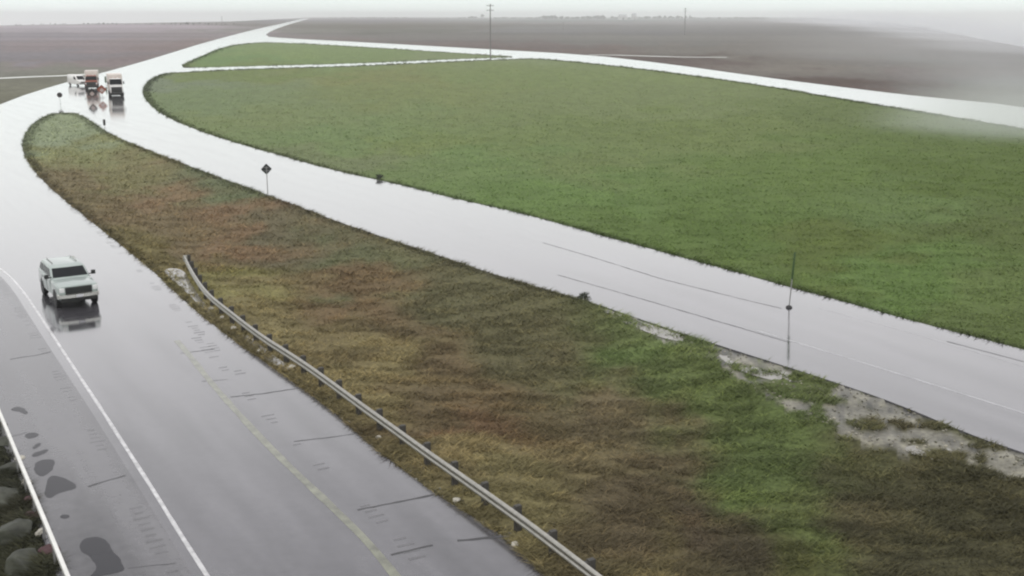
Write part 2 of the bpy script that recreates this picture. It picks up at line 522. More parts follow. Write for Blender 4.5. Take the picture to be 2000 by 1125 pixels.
def soil(x, y, reg):
    """albedo of the turf or bare soil at ground points"""
    px, py = to_px(x, y)
    # ragged patch outlines instead of smooth blends
    wob = 7.0 + .045 * y
    px = px + (fbm(x / wob * 2 + 3, y / wob * 2, 4) - .5) * 190
    py2 = Y0 + np.maximum(py - Y0, 1) * np.exp((fbm(x / wob * 2 + 40, y / wob * 2 + 9, 4) - .5) * .45)
    A = np.zeros((len(x), 3)); Wt = np.zeros(len(x))
    pu = px / 260.; pv = _v(py2) * 5.0
    for i in REG[reg]:
        d2 = (pu - K[i, 0] / 260.) ** 2 + (pv - _v(K[i, 1]) * 5.0) ** 2
        w = 1 / (d2 + .05) ** 2.2
        A += w[:, None] * KA[i]; Wt += w
    return A / Wt[:, None] * GAIN[reg]

RAILP = chaikin(G([(-250, 520), (-120, 640), (-30, 800), (25, 900), (70, 1010), (112, 1125), (230, 1480)]), 1, closed=False)
LEDGE = RAILP
BANK = LEDGE + [(-60, 12), (-90, 60)]
def field_strips(x, y):
    """long crop rows and strips of differing stubble in the far fields"""
    a = fbm(x / 420 + 3, y / 55 + 1, 3) - .5
    b = fbm(x / 900 + 8, y / 210 + 4, 2) - .5
    return 1 + a * .5 + b * .35

MUD = chaikin(G([(1165, 592), (1240, 620), (1400, 673), (1600, 736), (1750, 787), (1900, 851), (2100, 918), (2100, 965), (2000, 930), (1880, 904), (1800, 893),
                 (1700, 866), (1630, 846), (1560, 810), (1500, 772), (1440, 738), (1400, 708), (1360, 690), (1300, 668), (1250, 646), (1200, 616)]), 1)
_CP = [-800, -400, 0, 300, 450, 560, 650, 1500, 1600, 1700, 1800, 1900, 2000, 2300, 2900]
_CY = [62, 55, 47, 43, 41, 36, 31.2, 31.2, 34, 40, 50, 68, 85, 112, 112]

def classify(x, y):
    m = inside(x, y, MED); f = inside(x, y, FIELD); w = inside(x, y, WEDGE)
    o = inside(x, y, OUT)
    return m, f, w, o & ~m & ~f & ~w

def height(x, y, cls=None):
    m, f, w, r = cls if cls is not None else classify(x, y)
    z = np.full(x.shape, -.06)
    if m.any():
        d = dist_to(x[m], y[m], MED, True)
        mud = inside(x[m], y[m], MUD)
        z[m] = -.03 - .75 * (1 - np.exp(-np.maximum(d - .8, 0) / 5.0)) + (fbm(x[m] / 2.3, y[m] / 2.3, 3) - .5) * .30 * np.clip((d - .4) / 1.2, 0, 1)
        dm = dist_to(x[m], y[m], MUD, True)
        flat = -.04 + (fbm(x[m] * 1.1, y[m] * 1.1, 3) - .5) * .14
        k = np.where(mud, 1, np.clip(1 - dm / 1.8, 0, 1) ** 2)
        z[m] = z[m] * (1 - k) + np.minimum(flat, -.005) * k
    for k in (f, w):
        if k.any():
            d = dist_to(x[k], y[k], FIELD if k is f else WEDGE, True)
            z[k] = -.02 + .02 * np.clip(d / 3, 0, 1) - .35 * np.clip((d - 1) / 6, 0, 1) * np.exp(-d / 12) + (fbm(x[k] / 3.1, y[k] / 3.1, 3) - .5) * .22 * np.clip((d - .4) / 3, 0, 1)
    out = ~(m | f | w | r)
    if out.any():
        xo, yo = x[out], y[out]
        zz = np.full(xo.shape, -.05)
        b = inside(xo, yo, BANK)
        if b.any():
            d = dist_to(xo[b], yo[b], LEDGE)
            zz[b] = -.08 - np.minimum(np.maximum(d - .3, 0) * .5, 4.0) + (fbm(xo[b] / .9, yo[b] / .9, 3) - .5) * .3 * np.clip(d, 0, 1)
        # the plain tips away beyond a crest on either side
        px, _ = to_px(xo, np.maximum(yo, 1e-3))
        rc = CAM_H * F_PX * 1.0 / (np.interp(px, _CP, _CY) - Y0) 
        R = np.hypot(xo, yo)
        zz -= np.where(yo > 50, np.clip((R - rc) * .05 * np.clip((R - rc) / 120, 0, 1), 0, 150), 0)
        z[out] = zz
    return z

# ------------------------------------------------------------------ the ground: one sheet out to the horizon
def make_ground():
    front = np.radians(np.linspace(-31, 31, 620))
    back = np.radians(np.linspace(31, 329, 90))[1:-1]
    ang = np.concatenate([front, back])
    r = np.concatenate([[2, 6, 12], np.geomspace(17, 9000, 430)])
    A, R_ = np.meshgrid(ang, r)
    x = (R_ * np.sin(A)).ravel(); y = (R_ * np.cos(A)).ravel()
    cls = classify(x, y)
    z = height(x, y, cls)
    m, f, w, rd = cls
    beyond = ~(m | f | w | rd)
    c = np.full((len(x), 3), .05)
    for kk, reg in ((m, 'median'), (f | w, 'field'), (beyond, 'out')):
        c[kk] = soil(x[kk], y[kk], reg)
    k = beyond & (np.hypot(x, y) > 150)
    c[k] *= field_strips(x[k], y[k])[:, None]
    gv = fbm(x / 1.3 + 2, y / 1.3, 4)
    near = np.hypot(x, y) < 150
    c *= (.75 + .5 * gv)[:, None]
    dry = np.ones(len(x))
    mud = inside(x, y, MUD)
    mv = fbm(x[mud] * .9 + 4, y[mud] * .9, 4)
    mudc = np.array([.15, .142, .105]) * (.15 + 1.5 * np.clip(fbm(x[mud] * 2.2, y[mud] * 2.2 + 7, 4) * 1.6 - .35, 0, 1))[:, None]
    kx = np.clip((mv - .47) * 9, 0, 1)[:, None]
    c[mud] = c[mud] * (1 - kx) + mudc * kx
    dry[mud] = 1 - kx[:, 0] * .5
    # shade of the grass edge, painted as a dark strip along the pavement
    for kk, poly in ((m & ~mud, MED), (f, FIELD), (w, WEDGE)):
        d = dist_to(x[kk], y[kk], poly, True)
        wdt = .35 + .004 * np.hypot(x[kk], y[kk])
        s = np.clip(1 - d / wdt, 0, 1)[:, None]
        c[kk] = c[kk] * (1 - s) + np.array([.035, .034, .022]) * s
    na, nr = len(ang), len(r)
    idx = np.arange(na * nr).reshape(nr, na)
    nxt = np.roll(idx, -1, axis=1)
    q = np.stack([idx[:-1], nxt[:-1], nxt[1:], idx[1:]], -1).reshape(-1, 4)[:, ::-1]
    me = bpy.data.meshes.new("ground")
    me.vertices.add(len(x)); me.vertices.foreach_set("co", np.stack([x, y, z], 1).ravel())
    me.loops.add(q.size); me.loops.foreach_set("vertex_index", q.ravel())
    me.polygons.add(len(q)); me.polygons.foreach_set("loop_start", np.arange(0, q.size, 4))
    me.polygons.foreach_set("use_smooth", np.ones(len(q), bool))
    me.update(); me.validate()
    ca = me.color_attributes.new("Col", 'FLOAT_COLOR', 'POINT')
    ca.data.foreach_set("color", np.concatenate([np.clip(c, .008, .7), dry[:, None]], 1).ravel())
    me.materials.append(M['ground'])
    o = link("ground", me); o["kind"] = 'structure'
make_ground()

# ------------------------------------------------------------------ grass
def blades(name, x, y, h, w, col, lean):
    n = len(x)
    z = height(x, y) - .02
    a = RNG.uniform(0, 2 * math.pi, n)
    la = RNG.normal(0, .55, n) + np.where(RNG.random(n) < .6, 0.1, math.pi)     # flattened sideways by wind and rain
    ln = RNG.uniform(*lean, n) * h
    bx, by = np.cos(a) * w / 2, np.sin(a) * w / 2
    tx, ty = np.cos(la) * ln, np.sin(la) * ln
    hz = np.sqrt(np.maximum(h * h - ln * ln, (.15 * h) ** 2))
    P = np.empty((n, 5, 3))
    P[:, 0] = np.stack([x - bx, y - by, z], 1); P[:, 1] = np.stack([x + bx, y + by, z], 1)
    P[:, 2] = np.stack([x + bx * .7 + tx * .35, y + by * .7 + ty * .35, z + hz * .6], 1)
    P[:, 3] = np.stack([x - bx * .7 + tx * .35, y - by * .7 + ty * .35, z + hz * .6], 1)
    P[:, 4] = np.stack([x + tx, y + ty, z + hz], 1)
    base = np.arange(n)[:, None] * 5
    quads = (base + np.array([0, 1, 2, 3])); tris = (base + np.array([3, 2, 4]))
    li = np.concatenate([quads.ravel(), tris.ravel()])
    me = bpy.data.meshes.new(name)
    me.vertices.add(n * 5); me.vertices.foreach_set("co", P.ravel())
    me.loops.add(len(li)); me.loops.foreach_set("vertex_index", li)
    me.polygons.add(2 * n)
    me.polygons.foreach_set("loop_start", np.concatenate([np.arange(n) * 4, n * 4 + np.arange(n) * 3]))
    me.update(); me.validate()
    c = np.repeat(np.concatenate([np.clip(col, .006, .7), np.ones((n, 1))], 1), 5, axis=0)
    ca = me.color_attributes.new("Col", 'FLOAT_COLOR', 'POINT')
    ca.data.foreach_set("color", c.ravel())
    me.materials.append(M['blade'])
    o = link(name, me)
    return tag(o, kind='stuff')

def scatter_px(n, x0, x1, y0, y1, poly):
    px = RNG.uniform(x0, x1, n); py = RNG.uniform(y0, y1, n)
    u = (px - 1000) / F_PX; v = (562.5 - py) / F_PX
    t = CAM_H / (SP - v * CP)
    x = u * t; y = (CP + v * SP) * t
    k = inside(x, y, poly)
    return x[k], y[k]

def colour_jitter(c, x, y, straw=.25, jit=(.75, 1.45)):
    n = len(c)
    c = c * RNG.uniform(*jit, n)[:, None]
    s = (RNG.random(n) < straw * np.clip((fbm(x / 1.9, y / .7 + 30, 3) - .46) * 8, .1, 2.0))[:, None]
    return np.where(s, c * np.array([1.75, 1.68, 1.6]), c)

def grass_for(name, poly, n, box, dens_edge, hbase, straw, reg, lean=(.8, .98), jit=(.8, 1.3)):
    x, y = scatter_px(n, *box, poly)
    k = fbm(x / 1.1 + 11, y / .7, 3)                      # clumps with bare gaps between
    keep = RNG.random(len(x)) < np.clip((k - .23) * 3.2, .16, 1)
    keep &= ~(inside(x, y, MUD) & (fbm(x * .9 + 4, y * .9, 4) > .52))
    x, y, k = x[keep], y[keep], k[keep]
    # fringe along the pavement edge
    R = np.hypot(x, y)
    h = hbase * (.35 + 1.3 * np.clip(k - .3, 0, 1)) * RNG.uniform(.6, 1.5, len(x)) * (1 + np.minimum(R, 150) / 300)
    w = .018 + .00055 * np.minimum(R, 160)
    ring = poly + [poly[0]]
    ex, ey = [], []
    for (ax, ay), (bx, by) in zip(ring[:-1], ring[1:]):
        L = math.hypot(bx - ax, by - ay); D = math.hypot(ax, ay)
        if D > 700 or L < 1e-6: continue
        m = int(min(L * dens_edge * 40 / max(D, 25), 6000)) + 1
        t = RNG.random(m); s = np.abs(RNG.normal(0, .14 + .0022 * D, m)) + .02
        nx, ny = -(by - ay) / L, (bx - ax) / L
        for sg in (1, -1):
            X = ax + (bx - ax) * t + nx * s * sg; Y = ay + (by - ay) * t + ny * s * sg
            kk = inside(X, Y, poly); ex.append(X[kk]); ey.append(Y[kk])
    ex, ey = np.concatenate(ex), np.concatenate(ey)
    kx = fbm(ex / 1.5, ey / 1.5, 3)
    kp = (RNG.random(len(ex)) < np.clip((kx - .22) * 3, 0, 1)) & ~inside(ex, ey, MUD)
    ex, ey, kx = ex[kp], ey[kp], kx[kp]
    eR = np.hypot(ex, ey)
    eh = (.14 + .30 * np.clip(kx - .2, 0, 1)) * RNG.uniform(.5, 1.4, len(ex)) * (1 + eR / 200)
    ew = .018 + .00075 * eR
    c = colour_jitter(soil(x, y, reg), x, y, straw, jit) * (1.14 if reg == 'field' else 1.04)
    ec = soil(ex, ey, reg) * RNG.uniform(.5, 1.0, len(ex))[:, None]
    return blades(name, np.concatenate([x, ex]), np.concatenate([y, ey]), np.concatenate([h, eh]), np.concatenate([w, ew]), np.concatenate([c, ec]), lean)

grass_for("median_grass", MED, 720000, (-40, 2120, 215, 1190), 130, .36, .42, 'median')
grass_for("field_grass", FIELD, 330000, (250, 2120, 112, 760), 110, .22, .06, 'field', jit=(.88, 1.15))
grass_for("wedge_grass", WEDGE, 20000, (330, 1060, 80, 140), 40, .2, .05, 'field', jit=(.88, 1.15))
grass_for("bank_grass", chaikin(LEDGE[:] + [(-40, 20), (-60, 60)], 1), 90000, (-120, 140, 560, 1130), 60, .50, .3, 'out')

# ------------------------------------------------------------------ markings and joints on the pavement
def line_mark(px, w, m, name="road_marking", z=.004, wear=True):
    L = resample(chaikin(G(px), 2, closed=False), .5)
    ws = [w * (.75 + .5 * float(fbm(np.array([p[0] * .7]), np.array([p[1] * .7]), 3)[0])) for p in L] if wear else w
    mb = MB(); add_ribbon(mb, L, ws, z)
    o = mb.build(name, m, smooth=False); o["kind"] = 'structure'
    return L
WHITE_L = line_mark([(-60, 475), (-20, 508), (35, 552), (100, 650), (150, 727), (200, 802), (247, 876), (300, 958), (350, 1040), (405, 1125), (480, 1245)], .125, M['white_line'])
YELLOW_L = line_mark([(345, 665), (375, 700), (420, 757), (480, 824), (540, 887), (600, 944), (660, 1001), (720, 1060), (775, 1128), (870, 1250)], .26, M['yellow_line'])
M['faint_line'] = mat('faded_white_paint', (.30, .30, .31), .3, noise=.4, nscale=1.5, coat=.9, coat_rough=.1)
EDGE_R = line_mark([(1480, 646), (1550, 667), (1700, 713), (1850, 760), (2000, 807), (2200, 870)], .10, M['faint_line'])
line_mark([(1600, 602), (1750, 642), (1865, 675), (2000, 716), (2200, 776)], .06, M['faint_line'])

def seam(px, w, name="pavement_joint", jag=0.05):
    pts = G(px)
    L = resample(pts, .25)
    if len(L) < 2: L = pts
    L = [(p[0] + RNG.normal(0, jag * .3), p[1] + RNG.normal(0, jag * .3)) for p in L]
    ws = [w * (.25 + 1.3 * float(fbm(np.array([p[0] * 2.2]), np.array([p[1] * 2.2]), 2)[0])) for p in L]
    mb = MB(); add_ribbon(mb, L, ws, .0035)
    o = mb.build(name, M['joint'], smooth=False); o["kind"] = 'structure'
for a in ([(1060, 474), (1150, 500), (1293, 545), (1420, 577), (1532, 604)], [(1090, 537), (1240, 580), (1400, 627), (1550, 671)],
          [(1850, 667), (1930, 688), (2010, 709)]):
    seam(a, .08)
for a, w in (([(448, 776), (520, 768), (592, 757)], .08), ([(575, 862), (640, 855), (702, 846)], .08), ([(700, 996), (760, 984), (850, 966)], .11),
             ([(765, 1083), (850, 1064)], .10), ([(893, 1056), (1005, 1046)], .13), ([(352, 690), (430, 681)], .07),
             ([(172, 951), (206, 940), (246, 929)], .09), ([(20, 702), (70, 694), (105, 686)], .08), ([(0, 860), (60, 842)], .05),
             ([(395, 745), (445, 741)], .05), ([(250, 1110), (350, 1100)], .05)):
    seam(a, w)

def rumble(line, off, start, end, m, thr=.5):
    """milled grooves across the shoulder, water standing in some of them"""
    L = resample(line, .42)
    mb = MB()
    for i in range(start, min(end, len(L) - 1)):
        a, b = L[i], L[min(i + 1, len(L) - 1)]
        q = math.hypot(b[0] - a[0], b[1] - a[1]) or 1
        dx, dy = (b[0] - a[0]) / q, (b[1] - a[1]) / q
        nx, ny = -dy, dx
        if vnoise(np.array([i * .31]), np.array([off * 3.3]))[0] < thr: continue
        if random.random() < .2: continue
        c = (a[0] + nx * off, a[1] + ny * off)
        hw, hl = random.uniform(.12, .26), random.uniform(.03, .07)
        P = [(c[0] + sx * nx * hw + sy * dx * hl, c[1] + sx * ny * hw + sy * dy * hl, .003) for sx, sy in ((-1, -1), (1, -1), (1, 1), (-1, 1))]
        mb.add(P, [(0, 1, 2, 3)])
    o = mb.build("rumble_strip", m, smooth=False); o["kind"] = 'structure'
M['groove'] = mat("rumble_groove", (.055, .053, .057), .3, noise=.3, nscale=2, coat=.5, coat_rough=.2)
M['groove_faint'] = mat('rumble_groove_faint', (.075, .073, .078), .3, noise=.3, nscale=2, coat=.5, coat_rough=.2)
rumble(WHITE_L, -.75, 0, 400, M['groove'])
rumble(YELLOW_L, .9, 0, 400, M['groove_faint'], .55)
line2 = chaikin(G([(130, 400), (180, 440), (230, 490), (290, 545), (350, 610), (420, 680), (480, 740)]), 2, closed=False)
rumble(line2, 0, 0, 400, M['groove'])

# ------------------------------------------------------------------ puddles standing on the pavement
def puddle(px, label, n=2, z=.006):
    L = chaikin(G(px), n)
    L = resample(L + [L[0]], .05)[:-1]
    A = np.array(L); c = A.mean(0)
    q = np.sqrt(((A - c) ** 2).sum(1))
    k = 1 + (fbm(A[:, 0] * 3.5, A[:, 1] * 3.5, 4) - .5) * .5 * np.clip(.25 / np.maximum(q, .1), .2, 1)     # ragged rim
    o = sheet("puddle", [[tuple(p) for p in c + (A - c) * k[:, None]]], z, M['puddle'], kind=None)
    return tag(o, label, "puddle", "dark puddles on the left shoulder")
puddle([(155, 1068), (160, 1055), (182, 1047), (203, 1052), (217, 1068), (229, 1085), (238, 1100), (246, 1116), (205, 1124), (168, 1133), (190, 1112), (186, 1098), (172, 1084), (158, 1078)],
       "largest dark hooked puddle at the foot of the left shoulder")
puddle([(86, 968), (90, 943), (98, 929), (118, 930), (138, 939), (151, 951), (138, 958), (112, 964), (97, 974)], "wedge shaped dark puddle beside the pale left rail")
puddle([(66, 906), (80, 898), (107, 897), (108, 909), (99, 922), (83, 932), (70, 927)], "rounded dark puddle just above the wedge shaped one")
puddle([(62, 890), (70, 883), (92, 877), (94, 881), (80, 889), (66, 893)], "thin dark puddle sliver above the rounded puddle")
puddle([(62, 875), (72, 866), (82, 865), (76, 873), (66, 878)], "tiny slanted puddle above the thin sliver puddle")
puddle([(47, 850), (55, 845), (73, 845), (75, 852), (60, 857), (50, 855)], "oval puddle fifth up from the large hooked puddle")
puddle([(22, 798), (34, 794), (46, 797), (56, 804), (52, 811), (38, 804), (24, 802)], "uppermost crooked puddle near the start of the left rail")
puddle([(115, 1010), (124, 1005), (137, 1006), (136, 1012), (122, 1014)], "small black puddle between the wedge shaped and hooked puddles")

def water(px, label, z=-.032):
    o = sheet("puddle", [chaikin(G(px), 2)], z, M['clear_water'], kind=None)
    tag(o, label, "puddle", "puddles in the muddy verge")
M['clear_water'] = mat("muddy_water", (.20, .19, .16), .04, ior=1.33, coat=.6, coat_rough=.02)
water([(1172, 599), (1215, 613), (1268, 632), (1330, 652), (1345, 664), (1310, 664), (1262, 647), (1215, 627), (1185, 612)], "long pale puddle at the head of the muddy verge")
water([(1395, 688), (1440, 696), (1500, 712), (1560, 733), (1575, 744), (1530, 745), (1480, 735), (1430, 716)], "grey puddle in the middle of the muddy verge")
water([(1760, 872), (1800, 866), (1850, 872), (1866, 880), (1830, 890), (1785, 888)], "cream puddle at the low end of the muddy verge")

water([(316, 527), (340, 523), (360, 529), (372, 552), (392, 584), (412, 608), (420, 622), (398, 606), (368, 574), (338, 548)], "pale puddle between the ramp edge and the guardrail end", .006)
water([(470, 652), (490, 658), (520, 684), (560, 712), (575, 724), (552, 722), (515, 700), (485, 674)], "pale puddle under the guardrail bend", .006)

def gravel_scatter(name, x, y, r0, r1, cols):
    """loose stones washed over the ground"""
    ico = bmesh.new(); bmesh.ops.create_icosphere(ico, subdivisions=1, radius=1)
    B = np.array([v.co[:] for v in ico.verts]); Fc = np.array([[v.index for v in f.verts] for f in ico.faces]); ico.free()
    n = len(x); z = np.maximum(height(x, y), -.4)
    r = RNG.uniform(r0, r1, n) * RNG.uniform(.5, 1, n)
    V = B[None] * (r[:, None, None] * RNG.uniform(.7, 1.3, (n, len(B), 1))) * np.array([1, 1, .65]) + np.stack([x, y, z + r * .2], 1)[:, None]
    Fi = (np.arange(n)[:, None, None] * len(B) + Fc[None]).reshape(-1, 3)
    me = bpy.data.meshes.new(name); me.from_pydata(V.reshape(-1, 3).tolist(), [], Fi.tolist())
    ca = me.color_attributes.new("Col", 'FLOAT_COLOR', 'POINT')
    c = np.array(cols)[RNG.integers(0, len(cols), n)] * RNG.uniform(.7, 1.2, n)[:, None]
    ca.data.foreach_set("color", np.repeat(np.concatenate([c, np.ones((n, 1))], 1), len(B), 0).ravel())
    me.materials.append(M['blade'])
    link(name, me)["kind"] = 'stuff'
_x, _y = scatter_px(9000, 1150, 2100, 570, 980, MUD)
_k = RNG.random(len(_x)) < np.clip((fbm(_x * 1.4, _y * 1.4, 3) - .35) * 4, 0, 1)
gravel_scatter("verge_gravel", _x[_k], _y[_k], .02, .075, [(.24, .23, .19), (.15, .145, .12), (.07, .07, .05), (.33, .31, .25)])
_e = resample(chaikin(G([(262, 499), (305, 535), (345, 575), (400, 622), (450, 660), (510, 702), (580, 752), (640, 795), (700, 848), (770, 905), (840, 958), (915, 1004), (1000, 1060), (1110, 1170)]), 2, False), .04)
_e = np.array(_e); _k = RNG.random(len(_e)) < .75
_e = _e[_k] + RNG.normal(0, .22, (_k.sum(), 2))
gravel_scatter("edge_gravel", _e[:, 0], _e[:, 1], .015, .06, [(.10, .095, .08), (.05, .048, .04), (.26, .25, .22)])

# ------------------------------------------------------------------ guardrail along the median
def zat(x, y):
    return float(height(np.array([x], float), np.array([y], float))[0])

RAIL_PX = [(362, 505), (369, 520), (380, 540), (396, 564), (415, 585), (450, 612), (480, 636), (520, 665), (560, 690), (600, 716), (650, 752), (700, 789), (760, 832),
           (830, 883), (900, 932), (960, 974), (1020, 1017), (1080, 1062), (1150, 1116), (1230, 1178), (1330, 1255)]
RAIL = resample(chaikin(G(RAIL_PX, .56), 2, closed=False), .4)
def sweep(prof, line, closed=True):
    rings = []
    n = len(line)
    for i in range(n):
        a = line[max(0, i - 1)]; b = line[min(n - 1, i + 1)]
        q = math.hypot(b[0] - a[0], b[1] - a[1]) or 1
        nx, ny = (b[1] - a[1]) / q, -(b[0] - a[0]) / q      # towards the ramp side
        rings.append([(line[i][0] + nx * o, line[i][1] + ny * o, z) for o, z in prof])
    return MB().loft(rings)
wp = [(.00, .40), (.06, .415), (.085, .445), (.085, .49), (.07, .522), (.0, .545), (.0, .575), (.06, .592), (.085, .62), (.085, .665), (.07, .70), (.0, .722)]
wprof = [(o_, z_) for o_, z_ in wp] + [(o_ - .006, z_) for o_, z_ in reversed(wp)]
gr = empty("guardrail", (RAIL[0][0], RAIL[0][1], 0), 0, "curving pale W beam guardrail on dark posts along the brown median", "guardrail")
off = (RAIL[0][0], RAIL[0][1])
RL = [(p[0] - off[0], p[1] - off[1]) for p in RAIL]
sweep(wprof, RL).build("beam", M['galv'], gr, ang=50)
post_src = None
PST = resample(RAIL, 1.905)
for i, p in enumerate(PST[:-1]):
    q_ = PST[i + 1]
    d = math.hypot(q_[0] - p[0], q_[1] - p[1])
    dx, dy = (q_[0] - p[0]) / d, (q_[1] - p[1]) / d
    px_, py_ = p[0] - dy * .20, p[1] + dx * .20
    if post_src is None:
        mb = MB().box((0, 0, .02), (.15, .20, 1.5), .012)
        post_src = mb.build("post", M['post'], gr)
        MB().box((0, -.155, .55), (.15, .10, .34), .01).build("spacer_block", M['post'], post_src)
        o = post_src
    else:
        o = post_src.copy(); COL.objects.link(o); o.parent = gr
        for ch in post_src.children:
            c2 = ch.copy(); COL.objects.link(c2); c2.parent = o
    o.location = (px_ - off[0], py_ - off[1], 0)
    o.rotation_euler = (0, 0, math.atan2(dy, dx))
e0, e1 = RAIL[0], RAIL[1]
a = math.atan2(e1[1] - e0[1], e1[0] - e0[0])
mb = MB().lathe([(.05, .38), (.13, .39), (.15, .56), (.13, .73), (.05, .74)], (0, 0, 0), 'Z', 14)
mb.build("end_terminal", M['galv'], gr)

# ------------------------------------------------------------------ slim rail on the left edge
LR_PX = [(-160, 520), (-60, 670), (0, 808), (40, 905), (80, 1000), (128, 1116), (200, 1290)]
LR = resample(chaikin(G(LR_PX, .70), 2, closed=False), .5)
lr = empty("box_rail", (LR[0][0], LR[0][1], 0), 0, "slim pale box beam rail running down the left roadside", "guardrail")
off2 = (LR[0][0], LR[0][1])
LRL = [(p[0] - off2[0], p[1] - off2[1]) for p in LR]
sweep([(-.05, .63), (.05, .63), (.055, .64), (.055, .745), (.05, .755), (-.05, .755), (-.055, .745), (-.055, .64)], LRL).build("beam", M['pale_steel'], lr, ang=50)
src = None
LP = resample(LR, 1.83)
for i, p in enumerate(LP[:-1]):
    q_ = LP[i + 1]
    t = math.atan2(q_[1] - p[1], q_[0] - p[0])
    if src is None:
        mb = MB()
        mb.box((0, 0, .10), (.012, .06, 1.04)); mb.box((.035, 0, .10), (.07, .010, 1.04)); mb.box((.07, 0, .10), (.012, .06, 1.04))
        src = mb.build("post", M['grey_metal'], lr); o = src
        MB().box((.035, 0, .622), (.10, .12, .012)).build("bracket", M['grey_metal'], src)
    else:
        o = src.copy(); COL.objects.link(o); o.parent = lr
        for ch in src.children:
            c2 = ch.copy(); COL.objects.link(c2); c2.parent = o
    o.location = (p[0] - off2[0], p[1] - off2[1], 0); o.rotation_euler = (0, 0, t)

# ------------------------------------------------------------------ boulders on the bank and stones on the verge
def rock(name, x, y, z, r, m, seed, flat=.7):
    bm = bmesh.new(); bmesh.ops.create_icosphere(bm, subdivisions=4, radius=1)
    rg = np.random.default_rng(seed)
    co = np.array([v.co[:] for v in bm.verts])
    pl = rg.normal(size=(9, 3)); pl /= np.linalg.norm(pl, axis=1)[:, None]
    dd = rg.uniform(.5, .9, 9)
    for nrm, d in zip(pl, dd):
        s = co @ nrm
        co -= np.where(s > d, (s - d) * .92, 0)[:, None] * nrm
    co *= 1 + .16 * (fbm(co[:, 0] * 2 + seed, co[:, 1] * 2 + co[:, 2] * 1.7, 4) - .5)[:, None] * 2
    sc = np.array([r * rg.uniform(.85, 1.2), r * rg.uniform(.85, 1.2), r * flat])
    co *= sc
    for v, c in zip(bm.verts, co): v.co = c
    me = bpy.data.meshes.new(name); bm.to_mesh(me); bm.free()
    me.polygons.foreach_set("use_smooth", [True] * len(me.polygons))
    me.materials.append(m)
    o = link(name, me); o.location = (x, y, z); o.rotation_euler = (0, 0, rg.uniform(0, 6))
    return o
BK = [(14, 884, .34, 'rock_olive', "highest olive boulder beside the pale left rail"), (22, 935, .42, 'rock_olive', "olive boulder half way down the bank by the rail"),
      (52, 962, .22, 'rock_pale', "pale stone between the olive boulders by the rail"), (20, 988, .55, 'rock_olive', "broad olive boulder at the left edge of the bank"),
      (66, 996, .26, 'rock_red', "upper dark red stone against the pale left rail"), (64, 1028, .24, 'rock_red', "middle dark red stone against the pale left rail"),
      (30, 1058, .62, 'rock_olive', "largest olive boulder low on the bank"), (84, 1060, .2, 'rock_pale', "lower pale stone between red stones by the rail"),
      (98, 1098, .28, 'rock_red', "lowest dark red stone at the foot of the rail"), (50, 1118, .60, 'rock_olive', "bottom olive boulder in the lower left corner"),
      (2, 850, .3, 'rock_olive', "small olive boulder at the top of the bank"), (40, 914, .2, 'rock_pale', "small pale stone high on the bank"), (-10, 1110, .5, 'rock_olive', None)]
for i, (a, b, r, m, lab) in enumerate(BK):
    if lab is None: continue
    x, y = ground(a, b, -.35)
    z = zat(x, y)
    o = rock("boulder", x, y, z + r * .15, r, M[m], 11 + i)
    tag(o, lab, "boulder", "boulders on the bank outside the left rail")
for i, (a, b, r, lab) in enumerate(((507, 686, .20, "white stone chunk on the ramp edge below the guardrail bend"), (569, 718, .22, "whitish stone on the ramp edge under the guardrail"),
                                    (740, 856, .14, "small pale stone at the ramp edge halfway down the guardrail"), (891, 978, .13, "pale stone at the broken ramp edge beside a joint"),
                                    (1008, 1063, .13, "lowest pale stone at the ramp edge near the bottom"), (374, 574, .15, "pale stone nearest the guardrail end"),
                                    (412, 603, .15, "pale stone second from the guardrail end"), (434, 620, .14, "pale stone third from the guardrail end"),
                                    (455, 641, .16, "pale stone fourth from the guardrail end"))):
    x, y = ground(a, b)
    o = rock("stone", x, y, zat(x, y) + r * .3, r, M['rock_pale'], 60 + i, .6)
    tag(o, lab, "stone", "pale stones along the ramp edge")

# ------------------------------------------------------------------ plants
def leaf_mesh(name, centre, radii, n, size, m, parent=None, seed=1, clumps=9):
    rg = np.random.default_rng(seed)
    cs = rg.normal(size=(clumps, 3)); cs /= np.linalg.norm(cs, axis=1)[:, None]
    cs *= rg.uniform(.25, .8, clumps)[:, None]
    pick = rg.integers(0, clumps, n)
    p = cs[pick] + rg.normal(0, .20, (n, 3))
    p = p * np.array(radii) + np.array(centre)
    u = rg.normal(size=(n, 3)); u /= np.linalg.norm(u, axis=1)[:, None]
    w = np.cross(u, rg.normal(size=(n, 3))); w /= np.linalg.norm(w, axis=1)[:, None]
    s = rg.uniform(.5, 1.2, n)[:, None] * size
    V = np.stack([p - u * s, p + w * s * .5, p + u * s, p - w * s * .5], 1).reshape(-1, 3)
    me = bpy.data.meshes.new(name)
    me.from_pydata(V.tolist(), [], (np.arange(n)[:, None] * 4 + np.arange(4)).tolist())
    me.materials.append(m)
    return link(name, me, parent)

def bush(px, py, r, lab, seed):
    x, y = ground(px, py)
    t = empty("bush", (x, y, zat(x, y)), 0, lab, "bush")
    leaf_mesh("foliage", (0, 0, r * .6), (r, r, r * .7), 420, r * .13, M['leaf'], t, seed)
    mb = MB()
    for k in range(5):
        a = k * 1.3
        mb.tube((0, 0, -.1), (math.cos(a) * r * .5, math.sin(a) * r * .5, r * .8), r * .03, r * .012, 6)
    mb.build("stem", M['bark'], t)
bush(1140, 584, .42, "small dark bush at the pavement edge above the muddy verge", 5)
bush(742, 350, .45, "tiny dark bush on the field edge across the bright road", 8)

